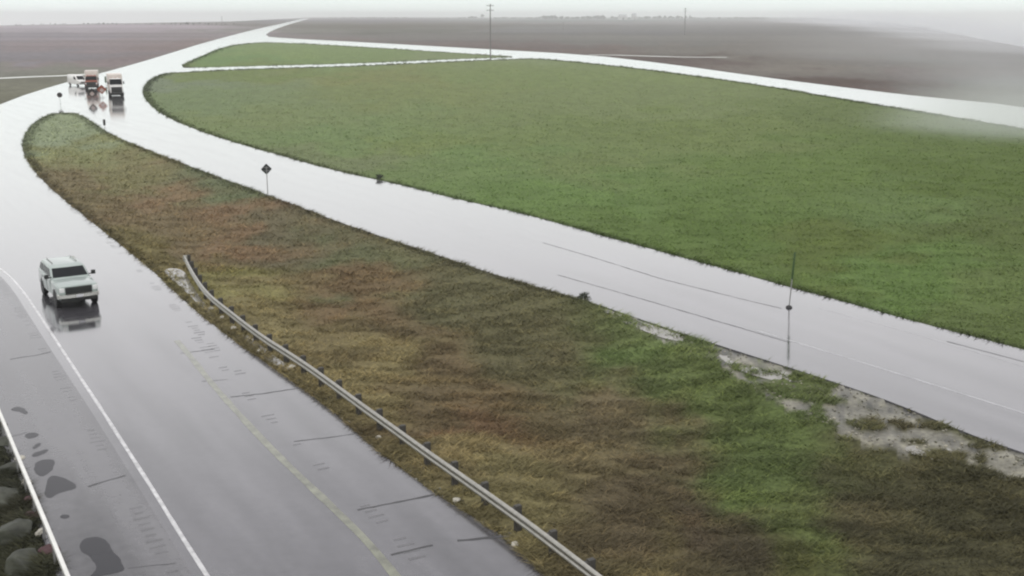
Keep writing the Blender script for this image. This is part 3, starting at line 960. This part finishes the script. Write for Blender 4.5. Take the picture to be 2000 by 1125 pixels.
def tree(px, py, h, lab, seed, group=None):
    x, y = ground(px, py)
    t = empty("tree", (x, y, zat(x, y)), 0, lab, "tree", group)
    mb = MB().tube((0, 0, -.5), (0, 0, h * .5), h * .03, h * .018, 8)
    rg = random.Random(seed)
    for k in range(5):
        a = rg.uniform(0, 6.28); z0 = h * rg.uniform(.25, .5)
        mb.tube((0, 0, z0), (math.cos(a) * h * .22, math.sin(a) * h * .22, z0 + h * .25), h * .012, h * .005, 6)
    mb.build("trunk", M['bark'], t)
    leaf_mesh("crown", (0, 0, h * .62), (h * .36, h * .36, h * .36), 700, h * .035, M['leaf'], t, seed, 14)
tree(942, 38, 21, "rounded lone tree on the horizon left of the tall utility pole", 3)
tree(1347, 37.5, 17, "small lone tree on the horizon right of the farther utility pole", 4)

def tree_belt(px0, px1, py, hmin, hmax, n, seed):
    rg = np.random.default_rng(seed)
    V = []; Fq = 0
    for k in range(n):
        px = rg.uniform(px0, px1)
        x, y = ground(px, py + rg.uniform(-.4, .4)); z = zat(x, y)
        h = rg.uniform(hmin, hmax) * (.5 + float(vnoise(np.array([px / 37.]), np.array([seed * 1.7]))[0]))
        m = 60
        p = rg.normal(0, .32, (m, 3)) * np.array([h * .55, h * .4, h * .45]) + np.array([x, y, z + h * .5])
        p[:, 2] = np.maximum(p[:, 2], z)
        u = rg.normal(size=(m, 3)); w = rg.normal(size=(m, 3))
        s = h * .09
        V.append(np.stack([p - u * s, p + w * s, p + u * s, p - w * s], 1).reshape(-1, 3))
    V = np.concatenate(V)
    me = bpy.data.meshes.new("distant_trees")
    me.from_pydata(V.tolist(), [], (np.arange(len(V) // 4)[:, None] * 4 + np.arange(4)).tolist())
    me.materials.append(M['leaf'])
    tag(link("distant_trees", me), kind='stuff')
tree_belt(1058, 1180, 37.5, 9, 15, 90, 1)
tree_belt(1180, 1500, 37.0, 7, 12, 130, 2)
tree_belt(640, 930, 36.5, 6, 10, 110, 3)
tree_belt(965, 1060, 36.8, 6, 10, 45, 4)
tree_belt(-100, 480, 48, 1.5, 4, 120, 5)

def farm_building(px, py, w, d, h, lab, silo=False):
    x, y = ground(px, py)
    t = empty("farm_building", (x, y, 0), .3, lab, "farm building", "far farm buildings")
    MB().box((0, 0, h / 2), (w, d, h), .05).build("wall", M['barn'], t)
    MB().add([(-w / 2 - .4, -d / 2 - .4, h), (w / 2 + .4, -d / 2 - .4, h), (w / 2 + .4, d / 2 + .4, h), (-w / 2 - .4, d / 2 + .4, h), (-w / 2 - .4, 0, h * 1.5), (w / 2 + .4, 0, h * 1.5)],
             [(0, 1, 5, 4), (2, 3, 4, 5), (0, 4, 3), (1, 2, 5), (0, 3, 2, 1)]).build("roof", M['roof'], t, smooth=False)
    MB().box((0, -d / 2 - .03, h * .32), (w * .22, .06, h * .62)).build("door", M['black'], t)
farm_building(1216, 38.6, 26, 14, 12, "larger pale farm building among the far trees")
farm_building(1238, 38.8, 14, 10, 14, "narrow pale farm building right of the larger one")

# ------------------------------------------------------------------ utility poles
def utility_pole(px, py, h, r, lab, arms=2):
    x, y = ground(px, py)
    t = empty("utility_pole", (x, y, zat(x, y)), random.uniform(-.4, .4), lab, "utility pole", "utility poles in the fields")
    MB().tube((0, 0, -1), (0, 0, h), r, r * .7, 10).build("pole", M['wood'], t)
    for k in range(arms):
        z = h - .6 - 1.6 * k
        a = MB().box((0, r + .06, z), (2.6, .12, .16), .01).build("crossarm", M['wood'], t)
        for s in (-1.15, -.5, .5, 1.15):
            MB().lathe([(.03, 0), (.09, .05), (.05, .12), (.09, .17), (.02, .26)], (s, r + .06, z + .08), 'Z', 8).build("insulator", M['grey_metal'], a)
utility_pole(958, 113, 18.4, .24, "tall dark utility pole standing beside the thin upper road")
utility_pole(1337, 68, 20.0, .30, "farther utility pole rising from the grey field")
utility_pole(434, 50, 13.0, .35, "short utility pole on the far left horizon", 1)
utility_pole(1100, 30.0 + 30, 8.0, .0001 + .12, "faint low utility pole out in the grey field", 1)

# ------------------------------------------------------------------ signs and markers
def diamond(mb, s, y0, y1, zc, inset=0):
    """square plate standing on its corner in the xz plane with rounded corners"""
    q = s / math.sqrt(2); c = s * .06
    P = []
    for k in range(4):
        a = math.pi / 2 * k
        for d in (-c, c):
            tx = math.sin(a) * (q - abs(c)) - math.cos(a) * -d
            tz = math.cos(a) * (q - abs(c)) - math.sin(a) * d
            P.append((tx, tz))
    mb.loft([[(p[0], y0, zc + p[1]) for p in P], [(p[0], y1, zc + p[1]) for p in P]])
    return mb

def face_cam(x, y):
    return math.atan2(0 - x, -(0 - y))      # local -y points to the camera

def diamond_sign(px, py, s, zc, lab, rz=0.0):
    x, y = ground(px, py)
    t = empty("diamond_sign", (x, y, zat(x, y)), face_cam(x, y) + rz, lab, "road sign")
    diamond(MB(), s, .00, .006, zc).build("sign_panel", M['dark_metal'], t, smooth=False)
    MB().box((0, -.012, zc - s * .2), (s * .75, .02, .04)).box((0, -.012, zc + s * .2), (s * .75, .02, .04)).build("bracket", M['grey_metal'], t)
    MB().box((0, -.045, zc / 2 - .05), (.06, .045, zc + .5), .006).build("post", M['grey_metal'], t)
diamond_sign(523, 384, .66, 2.3, "dark backed diamond sign on a slim post at the median edge", .25)

def work_sign(px, py, s, zc, lab, m_face, m_mid, rz=0.0):
    x, y = ground(px, py)
    t = empty("work_sign", (x, y, zat(x, y)), face_cam(x, y) + rz, lab, "road sign", "diamond signs in front of the parked trucks")
    diamond(MB(), s, .0, .012, zc).build("sign_panel", m_face, t, smooth=False)
    diamond(MB(), s * .5, -.01, -.001, zc - s * .12).build("symbol", m_mid, t, smooth=False)
    MB().box((0, .05, (zc + s * .3) / 2), (.05, .05, zc + s * .3), .005).build("mast", M['grey_metal'], t)
    for k in range(4):
        a = math.pi / 4 + k * math.pi / 2
        MB().tube((0, .05, .22), (math.cos(a) * .75, .05 + math.sin(a) * .75, .02), .025, .02, 8).build("leg", M['grey_metal'], t)
work_sign(181, 197, 1.22, 1.42, "black and grey diamond sign in front of the left trucks", M['sign_dark'], M['sign_pale'], .1)
work_sign(200, 191, 1.22, 1.55, "dark red diamond sign between the trucks", M['paint_red'], M['sign_pale'], -.1)

def marker(px, py, w, h, zc, lab, m, rz=0.0, round_=False):
    x, y = ground(px, py)
    t = empty("marker_sign", (x, y, zat(x, y)), face_cam(x, y) + rz, lab, "marker post")
    if round_:
        MB().lathe([(w * .46, -.012), (w * .5, -.008), (w * .5, .008), (w * .46, .012)], (0, 0, zc), 'Y', 24).build("panel", m, t)
    else:
        MB().box((0, 0, zc), (w, .012, h), .005).build("panel", m, t)
    MB().box((0, .035, (zc + h / 2) / 2 - .1), (.05, .05, zc + h / 2), .005).build("post", M['grey_metal'], t)
    MB().box((0, .035, .04), (.3, .3, .08), .02).build("base", M['rubber'], t)
marker(118, 203, .85, .95, 1.55, "round dark marker sign on the wet pavement left of the trucks", M['sign_dark'], round_=True)
marker(205, 256, .30, .75, 1.15, "narrow black marker panel at the tip edge of the median", M['sign_dark'])
marker(207, 166, .35, 1.3, 1.2, "thin olive marker post behind the diamond signs", M['marker_green'])

x, y = ground(1541, 601)
t = empty("delineator", (x, y, 0), face_cam(x, y), "thin grey and green marker post standing in the bright right road", "marker post")
t.rotation_euler = (0, math.radians(2.6), face_cam(x, y))
MB().lathe([(.15, 0), (.17, .02), (.15, .07), (.08, .12), (.05, .13)], (0, 0, 0), 'Z', 20).build("base", M['rubber'], t)
MB().tube((0, 0, .1), (0, 0, 1.5), .03, .03, 10).build("post", M['grey_metal'], t)
MB().box((0, 0, 2.2), (.10, .03, 1.4), .008).build("blade", M['marker_green'], t)

# ------------------------------------------------------------------ vehicles (local +x is forward)
def wheel(parent, x, y, r, w):
    tyre = MB().lathe([(r * .62, -w / 2), (r * .9, -w / 2), (r, -w * .32), (r, w * .32), (r * .9, w / 2), (r * .62, w / 2)], (0, 0, 0), 'Y', 26)
    o = tyre.build("wheel", M['rubber'], parent, ang=40)
    o.location = (x, y, r)
    s = 1 if y > 0 else -1
    MB().lathe([(r * .60, s * w * .30), (r * .60, s * w * .46), (r * .50, s * w * .42), (r * .2, s * w * .40), (r * .12, s * w * .5), (r * .05, s * w * .5)], (0, 0, 0), 'Y', 20).build("rim", M['rim'], o)
    return o

def ring(x, hw, z0, z1, rt=.10, rb=.06, crown=0.03):
    """body cross-section at x, rounded top corners"""
    return [(x, -hw + rb, z0), (x, hw - rb, z0), (x, hw, z0 + rb), (x, hw, (z0 + z1) / 2), (x, hw * .99, z1 - rt), (x, hw * .96 - rt * .3, z1 - rt * .25), (x, hw * .82, z1),
            (x, 0, z1 + crown), (x, -hw * .82, z1), (x, -hw * .96 + rt * .3, z1 - rt * .25), (x, -hw * .99, z1 - rt), (x, -hw, (z0 + z1) / 2), (x, -hw, z0 + rb)]

def quad(mb, P, t, n):
    """thin slab from four points, thickness t along n"""
    n = Vector(n).normalized()
    A = [Vector(p) for p in P]
    mb.loft([[tuple(p) for p in A], [tuple(p + n * t) for p in A]])
    return mb

def off_road_car(x, y, rz, lab):
    t = empty("off_road_car", (x, y, .0), rz, lab, "car")
    R = [ring(2.80, .82, .62, 1.10, .10), ring(2.75, .94, .50, 1.18, .11), ring(2.55, .99, .46, 1.22, .11), ring(1.9, 1.0, .46, 1.245, .11), ring(1.15, 1.0, .44, 1.26, .08),
         ring(-.9, 1.0, .44, 1.28, .06, crown=0), ring(-1.0, 1.0, .46, 1.30, .05, crown=0), ring(-2.08, .99, .50, 1.31, .05, crown=0), ring(-2.2, .96, .58, 1.28, .05, crown=0)]
    MB().loft(R).build("body", M['paint_white'], t, ang=30)
    # cab: greenhouse
    def cring(z, x0, x1, hw, r=.12):
        return [(x1, -hw + r, z), (x1 + r * .25, 0, z), (x1, hw - r, z), (x1 - r, hw, z), (x0 + r, hw, z), (x0, hw - r, z), (x0, -hw + r, z), (x0 + r, -hw, z), (x1 - r, -hw, z)]
    cab = MB().loft([cring(1.20, -2.14, 1.22, .95), cring(1.30, -2.12, 1.10, .945), cring(1.72, -1.95, .44, .85), cring(1.80, -1.86, .26, .79), cring(1.83, -1.72, .08, .62)])
    cabo = cab.build("cab", M['paint_white'], t, ang=38)
    # glass, lying a little proud of the greenhouse
    def at(z):   # front x and half width of the cab at height z
        f = (z - 1.30) / .42
        return 1.10 - .66 * f, .945 - .095 * f, -2.12 + .17 * f
    x0, h0, b0 = at(1.33); x1, h1, b1 = at(1.705)
    q = .08
    mb = MB(); quad(mb, [(x0 + .012, -h0 + q, 1.33), (x0 + .04, 0, 1.33), (x0 + .012, h0 - q, 1.33), (x1 + .012, h1 - q, 1.705), (x1 + .04, 0, 1.705), (x1 + .012, -h1 + q, 1.705)], .012, (.55, 0, .8))
    mb.build("windshield", M['glass'], t)
    quad(MB(), [(b0 - .004, -h0 + .2, 1.36), (b0 - .004, h0 - .2, 1.36), (b1 - .004, h1 - .2, 1.68), (b1 - .004, -h1 + .2, 1.68)], .012, (-1, 0, .2)).build("rear_window", M['glass'], t)
    for s in (1, -1):
        for (xa, xb, xc, xd) in ((.88, .05, .05, .36), (-.03, -1.12, -1.12, -.03), (-1.22, -1.95, -1.86, -1.22)):
            quad(MB(), [(xa, s * (h0 + .002), 1.35), (xb, s * (h0 + .002), 1.35), (xc, s * (h1 + .010), 1.67), (xd, s * (h1 + .010), 1.67)], .008, (0, s, .25)).build("side_window", M['glass'], t)
        for xa, xb in ((1.0, .02), (-.02, -1.15)):
            dr = MB().box(((xa + xb) / 2, s * 1.001, .90), (xa - xb - .02, .02, .66), .008).build("door", M['paint_white'], t)
            MB().box((xb + .16, s * 1.02, 1.08), (.18, .03, .04), .01).build("handle", M['black'], dr)
        mr = MB().box((1.02, s * 1.16, 1.42), (.12, .22, .22), .04).build("mirror", M['black'], t)
        MB().box((1.05, s * 1.0, 1.36), (.05, .16, .05), .01).build("mirror_arm", M['black'], mr)
        MB().box((2.755, s * .80, 1.0), (.10, .25, .24), .03).build("headlight", M['lamp'], t)
        for xw in (1.90, -1.25):
            MB().lathe([(.47, -.01), (.47, .012)], (xw, s * 1.0, .46), 'Y', 26).build("wheel_arch", M['black'], t)
            wheel(t, xw, s * .90, .40, .26)
        MB().box((-2.2, s * .90, 1.02), (.05, .12, .34), .02).build("tail_light", M['paint_red'], t)
    g = MB().box((2.80, 0, .965), (.06, 1.30, .36), .03).build("grille", M['black'], t)
    MB().box((2.835, 0, .93), (.02, 1.22, .025), .004).box((2.835, 0, .85), (.02, 1.2, .015), .004).box((2.835, 0, 1.06), (.02, 1.2, .015), .004).build("grille_bar", M['dark_metal'], g)
    fb = MB().loft([[(xx, yy, zz) for zz, xx in ((.56, .0 + a), (.60, .07 + a), (.76, .07 + a), (.79, .0 + a), (.79, -.12 + a), (.56, -.12 + a))] for yy, a in
                    ((-1.01, 2.62), (-.96, 2.76), (-.6, 2.84), (0, 2.86), (.6, 2.84), (.96, 2.76), (1.01, 2.62))]).build("front_bumper", M['chrome'], t, ang=40)
    MB().box((2.955, 0, .68), (.012, .32, .14), .002).build("plate", M['plate'], fb)
    MB().box((2.70, 0, .47), (.22, 1.75, .17), .03).build("lower_valance", M['black'], t)
    MB().box((.3, 0, .40), (4.4, 1.5, .14), .02).build("chassis", M['black'], t)
    MB().box((-2.28, 0, .60), (.14, 1.9, .2), .03).build("rear_bumper", M['chrome'], t)
    for s in (1, -1):
        MB().box((-.9, s * .60, 1.872), (1.6, .035, .03), .008).box((-.2, s * .60, 1.845), (.05, .03, .05)).box((-1.6, s * .60, 1.845), (.05, .03, .05)).build("roof_rail", M['grey_metal'], t)
    return t
HD = (.5, -.866)
fx, fy = ground(152, 603)
off_road_car(fx - 2.9 * HD[0], fy - 2.9 * HD[1], math.atan2(HD[1], HD[0]) + .05, "pale silver green car with a dark windshield driving down the wet ramp")

def box_truck(x, y, rz, lab, cabm, boxm, h=3.6, length=8.0, w=2.45, hz=1.0, amber=True):
    t = empty("box_truck", (x, y, 0), rz, lab, "truck", "parked trucks at the road split")
    f = length / 2
    w2 = w / 2 - .1
    MB().loft([ring(f, w2 * .86, .62, 1.55 * hz, .15), ring(f - .1, w2, .55, 1.68 * hz, .15), ring(f - 1.15, w2, .55, 1.82 * hz, .1), ring(f - 2.4, w2, .55, 1.85 * hz, .1)]).build("cab", cabm, t)
    MB().loft([[(f - 1.1, -w2 + .05, 1.78 * hz), (f - 1.1, w2 - .05, 1.78 * hz), (f - 2.4, w2 - .05, 1.78 * hz), (f - 2.4, -w2 + .05, 1.78 * hz)],
               [(f - 1.45, -w2 + .16, 2.65 * hz), (f - 1.45, w2 - .16, 2.65 * hz), (f - 2.4, w2 - .16, 2.65 * hz), (f - 2.4, -w2 + .16, 2.65 * hz)],
               [(f - 1.65, -w2 + .3, 2.78 * hz), (f - 1.65, w2 - .3, 2.78 * hz), (f - 2.4, w2 - .3, 2.78 * hz), (f - 2.4, -w2 + .3, 2.78 * hz)]]).build("cab_roof", cabm, t)
    quad(MB(), [(f - 1.09, -w2 + .08, 1.82 * hz), (f - 1.09, w2 - .08, 1.82 * hz), (f - 1.43, w2 - .17, 2.64 * hz), (f - 1.43, -w2 + .17, 2.64 * hz)], .03, (1, 0, .3)).build("windshield", M['glass'], t)
    MB().box((f + .03, 0, 1.08 * hz), (.08, w2 * 1.62, .86 * hz), .02).build("grille", M['black'], t)
    MB().box((f + .12, 0, .52), (.22, w - .06, .46), .03).build("bumper", M['black'], t)
    for s in (1, -1):
        MB().box((f + .02, s * w2 * .86, 1.15 * hz), (.08, .24, .26), .02).build("headlight", M['lamp'], t)
        MB().box((f - 1.1, s * (w / 2 + .12), 2.1 * hz), (.12, .2, .5), .03).build("mirror", M['black'], t)
        quad(MB(), [(f - 1.25, s * (w2 - .045), 1.9 * hz), (f - 2.2, s * (w2 - .045), 1.9 * hz), (f - 2.2, s * (w2 - .14), 2.55 * hz), (f - 1.55, s * (w2 - .14), 2.55 * hz)], .02, (0, s, .1)).build("side_window", M['glass'], t)
        for xw in (f - .95, -f + 1.5):
            wheel(t, xw, s * (w / 2 - .2), .48, .32)
    MB().box((-1.3, 0, (h + 1.0) / 2), (length - 2.75, w, h - 1.0), .05).build("cargo_box", boxm, t)
    MB().box((-.2, 0, .62), (length - .9, 1.7, .62), .02).build("chassis", M['black'], t)
    for s in (-.7, 0, .7):
        MB().box((f - 2.05, s, 2.83 * hz), (.12, .2, .09), .02).build("roof_lamp", M['orange'], t)
    return t
def place(px, py, length):
    x, y = ground(px, py)
    q = math.hypot(x, y)
    return x, y
def truck_at(px, py, rz_off, length, **kw):
    x, y = ground(px, py)
    rz = math.atan2(-y, -x) + rz_off
    return box_truck(x - math.cos(rz) * length / 2, y - math.sin(rz) * length / 2, rz, length=length, **kw)
truck_at(229, 189, .05, 8.0, lab="tall white box truck nearest the grass with dark windshield", cabm=M['paint_truck'], boxm=M['box_white'], h=3.9, w=2.5, hz=1.18)
truck_at(179, 174, -.05, 7.0, lab="white box truck with a dull red cab behind the signs", cabm=M['paint_red'], boxm=M['box_white'], h=3.5, w=2.5, hz=.95)

def van(px, py, rz_off, lab):
    x, y = ground(px, py)
    rz = math.atan2(-y, -x) + rz_off
    t = empty("van", (x, y, 0), rz, lab, "van")
    MB().loft([ring(2.7, .80, .45, .95, .1), ring(2.6, .95, .38, 1.05, .1), ring(1.75, .99, .36, 1.28, .12), ring(.95, .97, .36, 2.12, .2), ring(.5, .97, .36, 2.25, .2), ring(-2.55, .97, .36, 2.25, .2), ring(-2.68, .90, .45, 2.1, .2)]).build("body", M['paint_truck'], t, ang=30)
    quad(MB(), [(1.76, -.78, 1.34), (1.76, .78, 1.34), (1.06, .70, 2.02), (1.06, -.70, 2.02)], .03, (.7, 0, .7)).build("windshield", M['glass'], t)
    MB().box((2.70, 0, .78), (.06, 1.2, .22), .02).build("grille", M['black'], t)
    MB().box((2.72, 0, .48), (.14, 1.8, .22), .04).build("bumper", M['black'], t)
    for s in (1, -1):
        MB().box((2.62, s * .74, .86), (.12, .28, .2), .03).build("headlight", M['lamp'], t)
        quad(MB(), [(1.35, s * .985, 1.38), (.35, s * .985, 1.38), (.35, s * .975, 1.95), (.95, s * .975, 1.95)], .012, (0, s, 0)).build("side_window", M['glass'], t)
        MB().box((1.35, s * 1.1, 1.45), (.1, .2, .25), .03).build("mirror", M['black'], t)
        for xw in (1.75, -1.65):
            wheel(t, xw, s * .86, .35, .22)
van(152, 167, .45, "pale van at the far left of the parked trucks")

# ------------------------------------------------------------------ wet air, and puffs added for a lens drop blur
def volume_mat(name, dens, col=(1, 1, 1)):
    m = bpy.data.materials.new(name); m.use_nodes = True
    t = m.node_tree; t.nodes.clear()
    o = t.nodes.new("ShaderNodeOutputMaterial"); v = t.nodes.new("ShaderNodeVolumePrincipled")
    v.inputs["Color"].default_value = (*col, 1)
    v.inputs["Density"].default_value = dens
    v.inputs["Anisotropy"].default_value = .2
    t.links.new(v.outputs[0], o.inputs["Volume"])
    return m
mb = MB().box((0, 4000, -60), (20000, 12000, 190))
hz_ = mb.build("haze", volume_mat("haze_air", HAZE_D, (.99, 1, .995)), smooth=False)
hz_["kind"] = 'stuff'

def lens_blur_puff(px, py, zc, radii, dens, col):
    """added puff for the blur of a lens drop, thinning towards its rim"""
    x, y = ground(px, py)
    bm = bmesh.new(); bmesh.ops.create_icosphere(bm, subdivisions=3, radius=1)
    me = bpy.data.meshes.new("lens_blur_puff"); bm.to_mesh(me); bm.free()
    m = volume_mat("lens_blur_volume", dens, col)
    t = m.node_tree
    v = [n for n in t.nodes if n.bl_idname == "ShaderNodeVolumePrincipled"][0]
    tc = t.nodes.new("ShaderNodeTexCoord")
    ln = t.nodes.new("ShaderNodeVectorMath"); ln.operation = 'LENGTH'
    t.links.new(tc.outputs["Object"], ln.inputs[0])
    mr = t.nodes.new("ShaderNodeMapRange"); mr.interpolation_type = 'SMOOTHERSTEP'
    mr.inputs[1].default_value = 0.05; mr.inputs[2].default_value = .96
    mr.inputs[3].default_value = 1; mr.inputs[4].default_value = 0
    t.links.new(ln.outputs["Value"], mr.inputs[0])
    n = t.nodes.new("ShaderNodeTexNoise"); n.inputs["Scale"].default_value = 1.6; n.inputs["Detail"].default_value = 2
    t.links.new(tc.outputs["Object"], n.inputs["Vector"])
    a = t.nodes.new("ShaderNodeMath"); a.operation = 'MULTIPLY'
    t.links.new(mr.outputs[0], a.inputs[0]); t.links.new(n.outputs[0], a.inputs[1])
    b = t.nodes.new("ShaderNodeMath"); b.operation = 'MULTIPLY'; b.inputs[1].default_value = dens * 2
    t.links.new(a.outputs[0], b.inputs[0]); t.links.new(b.outputs[0], v.inputs["Density"])
    me.materials.append(m)
    o = link("lens_blur_puff", me); o.location = (x, y, zc); o.scale = radii
    o["kind"] = 'stuff'
lens_blur_puff(1640, 46, 4, (150, 650, 30), .0022, (.95, .97, 1.0))
lens_blur_puff(1730, 53, 3, (95, 480, 22), .0035, (.95, .97, 1.0))
lens_blur_puff(1830, 65, 2, (75, 340, 17), .0055, (.95, .97, 1.0))
lens_blur_puff(1930, 80, 1, (60, 240, 14), .0075, (.95, .97, 1.0))
lens_blur_puff(2060, 104, 1, (55, 170, 11), .010, (.95, .97, 1.0))
lens_blur_puff(1790, 118, 2, (75, 110, 17), .0042, (.80, .83, .85))
lens_blur_puff(1980, 165, 1, (36, 50, 9), .010, (.85, .88, .89))
lens_blur_puff(2020, 258, 1, (28, 24, 9), .05, (.86, .9, .86))
